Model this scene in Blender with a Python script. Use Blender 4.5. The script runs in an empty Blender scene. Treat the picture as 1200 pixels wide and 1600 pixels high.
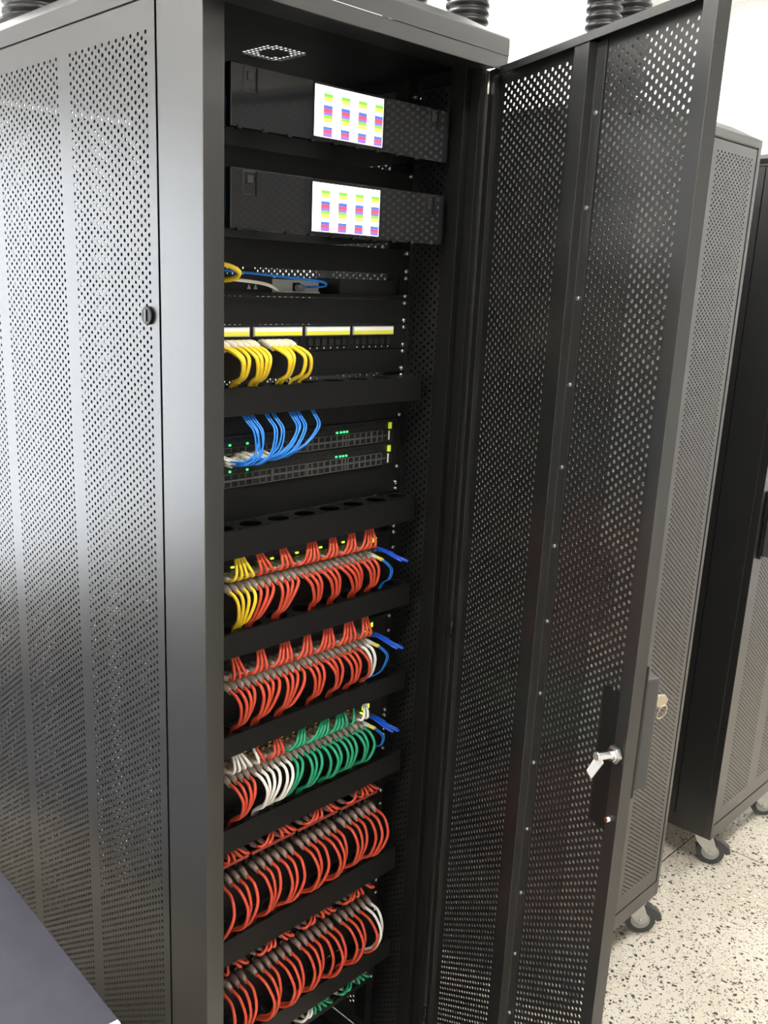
import bpy, bmesh, math, random
from mathutils import Vector, Matrix
random.seed(7)
scene = bpy.context.scene
COL = scene.collection

# ------------------------------------------------------------------ camera
F_PX, PX, PY = 1450.55, 499.28, 842.06          # focal length and principal point, 1200x1600 frame
CAM = Vector((-0.8225, -1.1067, 1.9487))
PITCH, ROLL, YAW = -0.2616, 0.02833, 0.76628
fw = Vector((math.sin(YAW)*math.cos(PITCH), math.cos(YAW)*math.cos(PITCH), math.sin(PITCH)))
rt0 = Vector((math.cos(YAW), -math.sin(YAW), 0)); up0 = rt0.cross(fw)
rt = rt0*math.cos(ROLL) + up0*math.sin(ROLL); up = up0*math.cos(ROLL) - rt0*math.sin(ROLL)
cam_data = bpy.data.cameras.new('camera')
cam_data.sensor_fit = 'HORIZONTAL'; cam_data.sensor_width = 36.0
cam_data.lens = F_PX/1200*36
cam_data.shift_x = (600-PX)/1200; cam_data.shift_y = (PY-800)/1200
cam_data.clip_start = 0.02
cam = bpy.data.objects.new('camera', cam_data); COL.objects.link(cam)
M = Matrix.Identity(4)
for i in range(3):
    M[i][0] = rt[i]; M[i][1] = up[i]; M[i][2] = -fw[i]; M[i][3] = CAM[i]
cam.matrix_world = M
scene.camera = cam

# ------------------------------------------------------------------ world, exposure
world = bpy.data.worlds.new('world'); scene.world = world; world.use_nodes = True
world.node_tree.nodes['Background'].inputs[0].default_value = (0.9, 0.95, 1, 1)
world.node_tree.nodes['Background'].inputs[1].default_value = 7.5      # overcast daylight outside the window
vs = scene.view_settings
vs.view_transform = 'Standard'; vs.look = 'None'; vs.gamma = 1.0; vs.use_curve_mapping = False
vs.exposure = 0.25
LAMP = 26.0           # emission of the ceiling light diffusers

# ------------------------------------------------------------------ materials
MATS = {}
def mat(name, col, rough=0.5, metal=0.0, spec=0.5, emit=0.0, emit_col=None, ior=None, noise=0.0, nscale=40, trans=0.0, bump=0.0, bscale=900, coat=0.0):
    if name in MATS: return MATS[name]
    m = bpy.data.materials.new(name); m.use_nodes = True
    nt = m.node_tree; b = nt.nodes['Principled BSDF']
    b.inputs['Base Color'].default_value = (*col, 1)
    b.inputs['Roughness'].default_value = rough
    b.inputs['Metallic'].default_value = metal
    b.inputs['Specular IOR Level'].default_value = spec
    if ior: b.inputs['IOR'].default_value = ior
    if coat: b.inputs['Coat Weight'].default_value = coat; b.inputs['Coat Roughness'].default_value = .08
    if trans: b.inputs['Transmission Weight'].default_value = trans
    if emit:
        b.inputs['Emission Color'].default_value = (*(emit_col or col), 1)
        b.inputs['Emission Strength'].default_value = emit
    if noise or bump:
        tc = nt.nodes.new('ShaderNodeTexCoord')
    if noise:
        n = nt.nodes.new('ShaderNodeTexNoise'); n.inputs['Scale'].default_value = nscale; n.inputs['Detail'].default_value = 4
        nt.links.new(tc.outputs['Object'], n.inputs['Vector'])
        r = nt.nodes.new('ShaderNodeValToRGB')
        r.color_ramp.elements[0].position = .3; r.color_ramp.elements[1].position = .7
        r.color_ramp.elements[0].color = (*[max(0, c*(1-noise)) for c in col], 1)
        r.color_ramp.elements[1].color = (*[min(1, c*(1+noise)) for c in col], 1)
        nt.links.new(n.outputs['Fac'], r.inputs['Fac']); nt.links.new(r.outputs['Color'], b.inputs['Base Color'])
    if bump:
        n2 = nt.nodes.new('ShaderNodeTexNoise'); n2.inputs['Scale'].default_value = bscale
        nt.links.new(tc.outputs['Object'], n2.inputs['Vector'])
        bp = nt.nodes.new('ShaderNodeBump'); bp.inputs['Strength'].default_value = bump; bp.inputs['Distance'].default_value = .001
        nt.links.new(n2.outputs['Fac'], bp.inputs['Height']); nt.links.new(bp.outputs['Normal'], b.inputs['Normal'])
    MATS[name] = m
    return m
BLACK = mat('black powder coat', (.010, .010, .010), .34, ior=1.85, bump=.10, bscale=1400)
PANEL = mat('black panel paint', (.007, .007, .007), .42, spec=.3, bump=.08, bscale=1200)
BEZEL = mat('glossy black bezel', (.008, .008, .009), .07, ior=1.6)
DEVICE = mat('dark device metal', (.010, .010, .010), .4)
CAGE = mat('port cage metal', (.20, .20, .19), .4, metal=.6)
HOLE = mat('port cavity', (.006, .006, .006), .7)
STEEL = mat('zinc plated steel', (.50, .51, .50), .34, metal=1, noise=.08, nscale=60)
CHROME = mat('chrome', (.85, .85, .86), .14, metal=1)
BRASS = mat('brass key', (.60, .54, .42), .3, metal=1)
RUBBER = mat('dark rubber', (.06, .06, .062), .6)
GREYPL = mat('grey plastic wheel', (.34, .345, .335), .5)
RED = mat('red cable jacket', (.58, .060, .024), .42)
YEL = mat('yellow cable jacket', (.86, .60, .025), .42)
BLU = mat('blue fibre jacket', (.012, .19, .68), .35)
DBLU = mat('royal blue plastic', (.01, .08, .55), .35)
GRN = mat('green cable jacket', (.01, .30, .14), .42)
WHT = mat('white cable jacket', (.80, .78, .72), .42)
BOOT = mat('clear beige cable boot', (.42, .35, .29), .35, noise=.25, nscale=300)
BOOTB = mat('brown cable boot', (.27, .19, .16), .4, noise=.25, nscale=300)
BOOTW = mat('pale cable boot', (.66, .60, .46), .4, noise=.15, nscale=300)
PLUG = mat('clear plug', (.55, .52, .48), .2)
LABELW = mat('white label', (.82, .80, .74), .5)
LABELY = mat('yellow label', (.72, .68, .05), .5)
REDBAR = mat('red label bar', (.42, .07, .05), .3)
GREEN_LED = mat('green led', (.02, .6, .12), .4, emit=2.2, emit_col=(.05, 1, .2))
LIME_LED = mat('lime led', (.5, .7, .05), .4, emit=1.3, emit_col=(.62, .95, .05))
LIMETAG = mat('lime tag', (.55, .66, .03), .4, emit=.25, emit_col=(.6, .8, .05))
AMBER_LED = mat('amber led', (.7, .4, .03), .4, emit=1.2, emit_col=(1, .6, .08))
BLUE_LED = mat('blue led', (.02, .15, .8), .4, emit=1.5, emit_col=(.05, .3, 1))
PALE = mat('pale plastic', (.62, .62, .62), .4)
CONDUIT = mat('black corrugated plastic', (.02, .02, .021), .38)
DESKM = mat('dark slate laminate', (.042, .041, .056), .45, noise=.12, nscale=18)
WHITEEDGE = mat('white edging', (.8, .8, .8), .4)
DARKLEG = mat('grey painted steel', (.16, .16, .17), .4)
WALL = mat('white wall paint', (.86, .86, .85), .75, noise=.015, nscale=3, bump=.05, bscale=60)
CEIL = mat('white ceiling paint', (.84, .84, .83), .8)
BASEB = mat('white baseboard', (.75, .74, .70), .5)
GROUT = mat('dark joint', (.07, .06, .05), .8)
DIFF = mat('lamp diffuser', (.9, .9, .9), .5, emit=LAMP, emit_col=(1, .985, .95))
def scr(n, c, e=1.0): return mat(n, c, .25, emit=e, emit_col=c)
SCREEN = {'w': scr('screen white', (.93, .95, 1.0), 1.15), 'g': scr('screen green', (.16, .66, .05), .7), 'y': scr('screen yellow', (.66, .74, .10), .8),
          'b': scr('screen blue', (.06, .12, .52), .7), 'r': scr('screen red', (.66, .07, .10), .7), 'p': scr('screen purple', (.20, .11, .48), .7),
          'k': scr('screen grey', (.3, .3, .3), .5)}

def terrazzo():
    m = bpy.data.materials.new('terrazzo'); m.use_nodes = True
    nt = m.node_tree; b = nt.nodes['Principled BSDF']; b.inputs['Roughness'].default_value = .28
    L = nt.links.new
    geo = nt.nodes.new('ShaderNodeNewGeometry')
    nz = nt.nodes.new('ShaderNodeTexNoise'); nz.inputs['Scale'].default_value = 70; nz.inputs['Detail'].default_value = 2
    L(geo.outputs['Position'], nz.inputs['Vector'])
    mx = nt.nodes.new('ShaderNodeVectorMath'); mx.operation = 'MULTIPLY_ADD'
    L(nz.outputs['Color'], mx.inputs[0]); mx.inputs[1].default_value = (.018, .018, .018); L(geo.outputs['Position'], mx.inputs[2])
    big = nt.nodes.new('ShaderNodeTexNoise'); big.inputs['Scale'].default_value = 2.2; big.inputs['Detail'].default_value = 3
    L(geo.outputs['Position'], big.inputs['Vector'])
    base = nt.nodes.new('ShaderNodeValToRGB')
    base.color_ramp.elements[0].position = .35; base.color_ramp.elements[0].color = (.63, .565, .46, 1)
    base.color_ramp.elements[1].position = .65; base.color_ramp.elements[1].color = (.72, .66, .56, 1)
    L(big.outputs['Fac'], base.inputs['Fac'])
    prev = base.outputs['Color']
    for sc, lim, share, col in ((62, .34, .28, (.04, .04, .035)), (110, .34, .34, (.10, .09, .07)), (60, .34, .30, (.75, .71, .63)), (170, .32, .40, (.08, .075, .07))):
        v = nt.nodes.new('ShaderNodeTexVoronoi'); v.inputs['Scale'].default_value = sc
        L(mx.outputs[0], v.inputs['Vector'])
        sep = nt.nodes.new('ShaderNodeSeparateColor'); L(v.outputs['Color'], sep.inputs[0])
        c1 = nt.nodes.new('ShaderNodeMath'); c1.operation = 'LESS_THAN'; c1.inputs[1].default_value = lim; L(v.outputs['Distance'], c1.inputs[0])
        c2 = nt.nodes.new('ShaderNodeMath'); c2.operation = 'LESS_THAN'; c2.inputs[1].default_value = share; L(sep.outputs[0], c2.inputs[0])
        mm = nt.nodes.new('ShaderNodeMath'); mm.operation = 'MULTIPLY'; L(c1.outputs[0], mm.inputs[0]); L(c2.outputs[0], mm.inputs[1])
        mix = nt.nodes.new('ShaderNodeMix'); mix.data_type = 'RGBA'
        L(mm.outputs[0], mix.inputs[0]); L(prev, mix.inputs[6]); mix.inputs[7].default_value = (*col, 1)
        prev = mix.outputs[2]
    L(prev, b.inputs['Base Color'])
    return m
TERRAZZO = terrazzo()

# ------------------------------------------------------------------ mesh helpers
class MB:
    def __init__(s): s.v = []; s.f = []; s.mi = []; s.smooth = []
    def add(s, verts, faces, m=0, smooth=False):
        o = len(s.v); s.v += [tuple(p) for p in verts]
        for f in faces: s.f.append(tuple(i+o for i in f)); s.mi.append(m); s.smooth.append(smooth)
        return s
    def box(s, x0, x1, y0, y1, z0, z1, m=0):
        return s.add([(x0,y0,z0),(x1,y0,z0),(x1,y1,z0),(x0,y1,z0),(x0,y0,z1),(x1,y0,z1),(x1,y1,z1),(x0,y1,z1)],
                     [(0,3,2,1),(4,5,6,7),(0,1,5,4),(1,2,6,5),(2,3,7,6),(3,0,4,7)], m)
    def prism(s, poly, a, b, axis='z', m=0):
        n = len(poly)
        def P(u, v, w): return {'z': (u, v, w), 'y': (u, w, v), 'x': (w, u, v)}[axis]
        vs_ = [P(u, v, a) for u, v in poly] + [P(u, v, b) for u, v in poly]
        fs = [tuple(range(n-1, -1, -1)), tuple(range(n, 2*n))] + [(i, (i+1) % n, n+(i+1) % n, n+i) for i in range(n)]
        return s.add(vs_, fs, m)
    def tube(s, path, r, n=7, m=0, cap=True):
        pts = [Vector(p) for p in path]; N = len(pts)
        rs = r if isinstance(r, (list, tuple)) else [r]*N
        t0 = (pts[1]-pts[0]).normalized()
        ref = Vector((0, 0, 1)) if abs(t0.z) < .8 else Vector((1, 0, 0))
        nrm = t0.cross(ref).normalized(); verts = []
        for i in range(N):
            t = (pts[min(i+1, N-1)]-pts[max(i-1, 0)]).normalized()
            nrm = (nrm - t*nrm.dot(t)).normalized(); bn = t.cross(nrm)
            for k in range(n):
                a = 2*math.pi*k/n
                verts.append(pts[i] + (nrm*math.cos(a) + bn*math.sin(a))*rs[i])
        fs = [(i*n+k, i*n+(k+1) % n, (i+1)*n+(k+1) % n, (i+1)*n+k) for i in range(N-1) for k in range(n)]
        s.add(verts, fs, m, True)
        if cap:
            o = len(s.v)-N*n
            s.f += [tuple(o+k for k in range(n-1, -1, -1)), tuple(o+(N-1)*n+k for k in range(n))]; s.mi += [m, m]; s.smooth += [False, False]
        return s
    def cyl(s, a, b, r, n=16, m=0, r2=None): return s.tube([a, b], [r, r if r2 is None else r2], n, m)
    def build(s, name, mats, parent=None, bevel=0.0, local=False, seg=2, kind=None):
        me = bpy.data.meshes.new(name)
        off = Vector((0, 0, 0)) if (local or parent is None) else world_loc(parent)
        me.from_pydata([tuple(Vector(p)-off) for p in s.v], [], s.f)
        mats = mats if isinstance(mats, (list, tuple)) else [mats]
        for m in mats: me.materials.append(m)
        for p, mi, sm in zip(me.polygons, s.mi, s.smooth): p.material_index = mi; p.use_smooth = sm
        if bevel:
            bm = bmesh.new(); bm.from_mesh(me)
            es = [e for e in bm.edges if len(e.link_faces) == 2 and e.calc_face_angle(0) > .6]
            bmesh.ops.bevel(bm, geom=es, offset=bevel, segments=seg, affect='EDGES', profile=.6, clamp_overlap=True)
            bm.to_mesh(me); bm.free()
        me.update()
        return link(name, me, parent, kind)
def link(name, me, parent=None, kind=None, loc=(0, 0, 0), rotz=0):
    o = bpy.data.objects.new(name, me); COL.objects.link(o)
    o.parent = parent; o.location = loc; o.rotation_euler = (0, 0, rotz)
    if kind: o['kind'] = kind
    return o
def world_loc(o):
    v = Vector((0, 0, 0))
    while o is not None: v += o.location; o = o.parent
    return v
def thing(name, label, cat, loc=(0, 0, 0), group=None, rotz=0):
    o = bpy.data.objects.new(name, None); COL.objects.link(o)
    o.location = loc; o.rotation_euler = (0, 0, rotz); o.empty_display_size = .05
    return tag(o, label, cat, group)
def tag(o, label, cat, group=None):
    o['label'] = label; o['category'] = cat
    if group: o['group'] = group
    return o
def struct(o): o['kind'] = 'structure'; return o
def spline(P, per=6):
    P = [Vector(p) for p in P]; Q = [P[0]*2-P[1]] + P + [P[-1]*2-P[-2]]; out = []
    for i in range(1, len(Q)-2):
        a, b, c, d = Q[i-1:i+3]
        for k in range(per):
            t = k/per
            out.append(.5*((2*b)+(c-a)*t+(2*a-5*b+4*c-d)*t*t+(3*b-a-3*c+d)*t**3))
    out.append(P[-1]); return out
ORD = ['first', 'second', 'third', 'fourth', 'fifth', 'sixth', 'seventh', 'eighth', 'ninth', 'tenth', 'eleventh', 'twelfth', 'thirteenth', 'fourteenth',
       'fifteenth', 'sixteenth', 'seventeenth', 'eighteenth', 'nineteenth', 'twentieth', 'twenty-first', 'twenty-second', 'twenty-third', 'twenty-fourth']

# perforated sheet: columns of staggered round holes, a real sheet with thickness
def perf_mesh(name, cols, rows, dx, dz, rad, th, material, skip=None):
    me = bpy.data.meshes.new(name); idx = {}; V = []; Fc = []
    def v(x, z, y):
        k = (round(x*1e5), round(z*1e5), y)
        if k not in idx: idx[k] = len(V); V.append((x, -th/2 if y == 0 else th/2, z))
        return idx[k]
    ca = [(math.cos(math.pi*2*k/12), math.sin(math.pi*2*k/12)) for k in range(12)]
    for c in range(cols):
        x0, x1 = c*dx, (c+1)*dx; xc = (x0+x1)/2; odd = c % 2
        for r in range(rows-odd):
            zc = (r+.5+.5*odd)*dz; h = dz/2
            B = [(x1, zc), (x1, zc+h), (x0, zc+h), (x0, zc), (x0, zc-h), (x1, zc-h)]
            solid = skip and skip(xc, zc)
            if solid:
                Fc.append(tuple(v(*q, 0) for q in B)); Fc.append(tuple(v(*q, 1) for q in reversed(B))); continue
            ang = [0, 60, 120, 180, 240, 300]
            Hh = [(xc+rad*c_, zc+rad*s_) for c_, s_ in ca]
            for i in range(6):
                b0, b1 = B[i], B[(i+1) % 6]; h0, h1, h2 = Hh[2*i], Hh[2*i+1], Hh[(2*i+2) % 12]
                for tri in ((b0, h1, h0), (b0, b1, h1), (b1, h2, h1)):
                    Fc.append(tuple(v(*q, 0) for q in tri)); Fc.append(tuple(v(*q, 1) for q in reversed(tri)))
                for a, b in ((h0, h1), (h1, h2)):
                    Fc.append((v(*a, 0), v(*b, 0), v(*b, 1), v(*a, 1)))
        if odd:
            for za, zb in ((0, dz/2), ((rows-.5)*dz, rows*dz)):
                q = [(x0, za), (x1, za), (x1, zb), (x0, zb)]
                Fc.append(tuple(v(*w, 0) for w in q)); Fc.append(tuple(v(*w, 1) for w in reversed(q)))
    me.from_pydata(V, [], Fc); me.materials.append(material); me.update()
    return me

# ------------------------------------------------------------------ room
Z = 0.33                       # floor is this far below the origin of the measured heights
X0, X1, Y0, Y1, H = -3.0, 4.6, -4.8, 1.75, 3.5
fl = struct(MB().box(X0, X1, Y0, Y1, -.06, -.004).build('floor', GROUT))
TS = 1.25
tile_me = {}
i = -5
xs = [2.385+TS*k for k in range(-6, 4)]; ys = [.13+TS*k for k in range(-5, 4)]
for a in xs:
    for b in ys:
        xa, xb = max(a, X0)+.003, min(a+TS, X1)-.003; ya, yb = max(b, Y0)+.003, min(b+TS, Y1)-.003
        if xb-xa > .02 and yb-ya > .02:
            MB().box(xa, xb, ya, yb, -.004, 0).build('terrazzo_tile', TERRAZZO, fl)
WX0, WX1, WZ0, WZ1 = -1.65, -.30, .95, 2.45
struct(MB().box(X0-.1, WX0, Y1, Y1+.1, -.06, H).box(WX1, X1+.1, Y1, Y1+.1, -.06, H).box(WX0, WX1, Y1, Y1+.1, -.06, WZ0).box(WX0, WX1, Y1, Y1+.1, WZ1, H).build('wall_back', WALL))
win = struct(MB().box(WX0, WX0+.05, Y1+.02, Y1+.07, WZ0, WZ1).box(WX1-.05, WX1, Y1+.02, Y1+.07, WZ0, WZ1).box(WX0+.05, WX1-.05, Y1+.02, Y1+.07, WZ0, WZ0+.05).box(WX0+.05, WX1-.05, Y1+.02, Y1+.07, WZ1-.05, WZ1).build('window_1', WHITEEDGE, bevel=.003))
MB().box((WX0+WX1)/2-.025, (WX0+WX1)/2+.025, Y1+.02, Y1+.07, WZ0+.05, WZ1-.05).build('mullion', WHITEEDGE, win, bevel=.003)
gm = bpy.data.materials.new('window glass'); gm.use_nodes = True; gn = gm.node_tree
for nd in list(gn.nodes):
    if nd.type == 'BSDF_PRINCIPLED': gn.nodes.remove(nd)
g1 = gn.nodes.new('ShaderNodeBsdfTransparent'); g2 = gn.nodes.new('ShaderNodeBsdfGlossy'); g2.inputs['Roughness'].default_value = .02
g3 = gn.nodes.new('ShaderNodeMixShader'); g4 = gn.nodes.new('ShaderNodeFresnel'); g4.inputs['IOR'].default_value = 1.45
gn.links.new(g4.outputs[0], g3.inputs[0]); gn.links.new(g1.outputs[0], g3.inputs[1]); gn.links.new(g2.outputs[0], g3.inputs[2])
gn.links.new(g3.outputs[0], gn.nodes['Material Output'].inputs['Surface'])
for a, b in ((WX0+.05, (WX0+WX1)/2-.025), ((WX0+WX1)/2+.025, WX1-.05)): MB().box(a, b, Y1+.043, Y1+.047, WZ0+.05, WZ1-.05).build('pane', gm, win)
MB().box(WX0-.03, WX1+.03, Y1-.05, Y1+.02, WZ0-.03, WZ0).build('sill', WHITEEDGE, win, bevel=.003)
struct(MB().box(X0-.1, X0, Y0, Y1, -.06, H).build('wall_left', WALL))
struct(MB().box(X1, X1+.1, Y0, Y1, -.06, H).build('wall_right', WALL))
struct(MB().box(X0-.1, X1+.1, Y0-.1, Y0, -.06, H).build('wall_front', WALL))
struct(MB().box(X0-.1, X1+.1, Y0-.1, Y1+.1, H, H+.1).build('ceiling', CEIL))
struct(MB().box(X0, X1, Y1-.012, Y1, 0, .08).build('baseboard_back', BASEB, bevel=.003))
struct(MB().box(X1-.012, X1, Y0, Y1-.012, 0, .08).build('baseboard_right', BASEB, bevel=.003))
struct(MB().box(X0, X0+.012, Y0, Y1-.012, 0, .08).build('baseboard_left', BASEB, bevel=.003))
n = 0
for ly in (-.95, 1.25):
    for lx in (-2.0, .6, 3.3):
        t = thing('ceiling_light', f'{ORD[n % 3]} white ceiling light panel from the left, {"over the aisle" if n < 3 else "behind the racks"}', 'ceiling light', (lx, ly, H), 'ceiling light panels')
        n += 1
        MB().box(lx-.62, lx+.62, ly-.32, ly-.29, H-.03, H).box(lx-.62, lx+.62, ly+.29, ly+.32, H-.03, H).box(lx-.62, lx-.59, ly-.29, ly+.29, H-.03, H).box(lx+.59, lx+.62, ly-.29, ly+.29, H-.03, H).build('frame', CEIL, t)
        MB().box(lx-.59, lx+.59, ly-.29, ly+.29, H-.02, H-.005).build('diffuser', DIFF, t)

# ------------------------------------------------------------------ racks
DX, DZ, RAD = .0098, .0138, .0030
ROWS = 150
SIDE_STRIP = perf_mesh('side_strip', 23, ROWS, DX, DZ, RAD, .0014, BLACK)
DOOR_STRIP = perf_mesh('door_strip', 21, ROWS, DX, DZ, RAD, .0014, BLACK)
SW, DW = 23*DX, 21*DX
ZB, ZDB, ZDT, ZST, ZT = Z-.20, Z-.145, Z+1.9945, Z+2.0105, Z+2.0415     # rack bottom, door bottom, door top, side seam, top edge
STRIP_Z = Z-.095
W, D = .60, 1.0

def caster(rack, x, y, ang, lx=0):
    """swivel caster under a rack: local coords of the rack; ang = trailing direction"""
    r = .037
    c = MB().box(-.03, .03, -.03, .03, .092, .0999).build('caster', STEEL, rack, bevel=.002, local=True)
    c.location = (x, y, 0); c.rotation_euler = (0, 0, ang); c.scale = (1.3, 1.3, 1.3)
    m = MB()
    for s in (-1, 1):
        poly = [(-.022, .092), (.026, .092), (.044, .04), (.034, .03), (.016, .034), (-.012, .066)]
        m.prism(poly, s*.0165-.0015, s*.0165+.0015, 'y')
    m.box(-.022, .026, -.018, .018, .086, .092)
    m.build('fork', STEEL, c, local=True, bevel=.0008)
    wx = .026
    ring = [(.010, r-.004), (.013, r-.008), (.013, .006)]
    w = MB().cyl((wx, -.0125, r), (wx, .0125, r), r, 24).build('wheel', RUBBER, c, local=True, bevel=.003)
    MB().cyl((wx, -.0135, r), (wx, .0135, r), .023, 20).build('hub', GREYPL, c, local=True, bevel=.001)
    MB().cyl((wx, -.021, r), (wx, .021, r), .006, 8).build('axle', STEEL, c, local=True)
    MB().prism([(.03, .083), (.052, .072), (.074, .056), (.078, .040), (.066, .034), (.056, .05), (.04, .06)], -.012, .012, 'y').build('brake_pedal', RUBBER, c, local=True, bevel=.003)

def swing_handle(door, s, z, y0):
    h = MB().box(s-.020, s+.020, y0, y0+.012, z-.11, z+.11).build('handle', PANEL, door, bevel=.004, local=True)
    m = MB().box(s-.014, s+.014, y0+.013, y0+.040, z-.10, z+.085)
    m.build('grip', mat('worn handle plastic', (.06, .06, .062), .5), h, bevel=.004, local=True)
    return h

def make_door(rack, hx, hy, angle, open_door):
    """local X runs from hinge to free edge, local +Y is outward"""
    dw = .538 if open_door else .56; zb, zt = ZDB, ZDT
    o = MB()
    sheets = [(0, .020), (.020+DW, .303), (.303+DW, dw)]
    ysh = .020
    for a, b in sheets: o.box(a, b, ysh-.0007, ysh+.0007, zb, zt)
    for a in (.020, .303):
        o.box(a, a+DW, ysh-.0007, ysh+.0007, zb, STRIP_Z); o.box(a, a+DW, ysh-.0007, ysh+.0007, STRIP_Z+ROWS*DZ, zt)
    o = o.build('front_door', BLACK, rack, local=True)
    o.location = (hx, hy, 0); o.rotation_euler = (0, 0, angle)
    for a in (.020, .303): link('perforated_sheet', DOOR_STRIP, o, loc=(a, ysh, STRIP_Z))
    # return flange with an inward lip all round
    def flange(poly, a, b, ax): return MB().prism(poly, a, b, ax)
    t = .0018
    f = MB()
    f.prism([(dw-t, ysh), (dw, ysh), (dw, 0), (dw-.026, 0), (dw-.026, t), (dw-t, t)], zb, zt, 'z')
    f.build('edge_flange', BLACK, o, local=True, bevel=.0006)
    f = MB().prism([(0, ysh), (t, ysh), (t, t), (.018, t), (.018, 0), (0, 0)], zb, zt, 'z')
    f.build('edge_flange', BLACK, o, local=True, bevel=.0006)
    f = MB().prism([(ysh, zt), (0, zt), (0, zt-.012), (t, zt-.012), (t, zt-t), (ysh, zt-t)], .018, dw-.026, 'x')
    f.build('edge_flange', BLACK, o, local=True)
    f = MB().prism([(ysh, zb), (0, zb), (0, zb+.012), (t, zb+.012), (t, zb+t), (ysh, zb+t)], .018, dw-.026, 'x')
    f.build('edge_flange', BLACK, o, local=True)
    # stiffener (hat section)
    st = MB().prism([(.230, ysh-.001), (.230, ysh-.003), (.241, ysh-.003), (.243, .002), (.279, .002), (.281, ysh-.003), (.302, ysh-.003), (.302, ysh-.001)], zb+.02, zt-.012, 'z')
    st.build('stiffener', BLACK, o, local=True, bevel=.0008)
    for k in range(15):
        zz = zt-.11-.1335*k
        MB().cyl((.293, ysh-.007, zz), (.293, ysh-.002, zz), .0032, 10).build('screw', STEEL, o, local=True)
    hz = Z+(.985 if open_door else .93)
    swing_handle(o, .512 if open_door else .535, hz, ysh+.001); hz += .015 if open_door else 0
    # key in the lock with its ring
    kk = MB().box(.513, .515, ysh+.03, ysh+.050, hz+.022, hz+.030)
    kk.prism([(ysh+.048, hz+.018), (ysh+.056, hz+.014), (ysh+.066, hz+.018), (ysh+.070, hz+.026), (ysh+.064, hz+.035), (ysh+.053, hz+.036), (ysh+.047, hz+.032)], .512, .516, 'x').build('key', BRASS, o, local=True, bevel=.0008)
    ringpts = [(.514+.004*math.sin(a), ysh+.062+.008*math.cos(a), hz+.006+.013*math.sin(a)) for a in [2*math.pi*i/16 for i in range(17)]]
    MB().tube(ringpts, .0011, 6).build('key_ring', BRASS, o, local=True)
    if open_door:
        hz2 = Z+.952
        MB().box(.455, .511, ysh-.004, ysh-.0015, Z+.80, Z+1.035).build('lock_plate', PANEL, o, local=True, bevel=.001)
        l = MB().cyl((.522, ysh, hz2), (.522, -.012, hz2), .011, 6).build('lock_cylinder', CHROME, o, local=True, bevel=.001)
        MB().cyl((.522, -.012, hz2), (.522, -.040, hz2+.003), .007, 14).build('lock_stud', CHROME, l, local=True, bevel=.001)
        MB().cyl((.522, -.002, hz2), (.522, -.009, hz2), .0145, 6).build('lock_nut', STEEL, l, local=True, bevel=.001)
        MB().prism([(.496, hz2-.035), (.508, hz2-.043), (.530, hz2-.006), (.518, hz2+.006)], -.033, -.0305, 'y').build('lock_cam', PALE, l, local=True)
        MB().cyl((.520, -.006, Z+.84), (.520, ysh, Z+.84), .0045, 10).build('bolt', CHROME, o, local=True)
    return o

def side_panel(rack, x, perforated, knob):
    s = MB(); t = .0007
    ya, yb = .112, .955
    if perforated:
        st = [.130, .390, .650]; cuts = [ya]+[c for a in st for c in (a, a+SW)]+[yb]
        for k in range(0, len(cuts), 2): s.box(x-t, x+t, cuts[k], cuts[k+1], ZDB, ZST)
        for a in st: s.box(x-t, x+t, a, a+SW, ZDB, STRIP_Z); s.box(x-t, x+t, a, a+SW, STRIP_Z+ROWS*DZ, ZST)
    else:
        s.box(x-t, x+t, ya, yb, ZDB, ZST)
    o = s.build('side_panel', BLACK, rack, local=True)
    if perforated:
        for a in st:
            p = link('perforated_sheet', SIDE_STRIP, o, loc=(x, a, STRIP_Z)); p.rotation_euler = (0, 0, math.pi/2)
    if knob:
        sg = -1 if x < .3 else 1
        k = MB().cyl((x, .140, Z+1.574), (x+sg*.006, .140, Z+1.574), .014, 20).build('panel_lock', PANEL, o, local=True, bevel=.0015)
        MB().box(x+sg*.006-.002, x+sg*.006+.002, .1385, .1415, Z+1.565, Z+1.583).build('lock_slot', BLACK, k, local=True)
    return o

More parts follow.
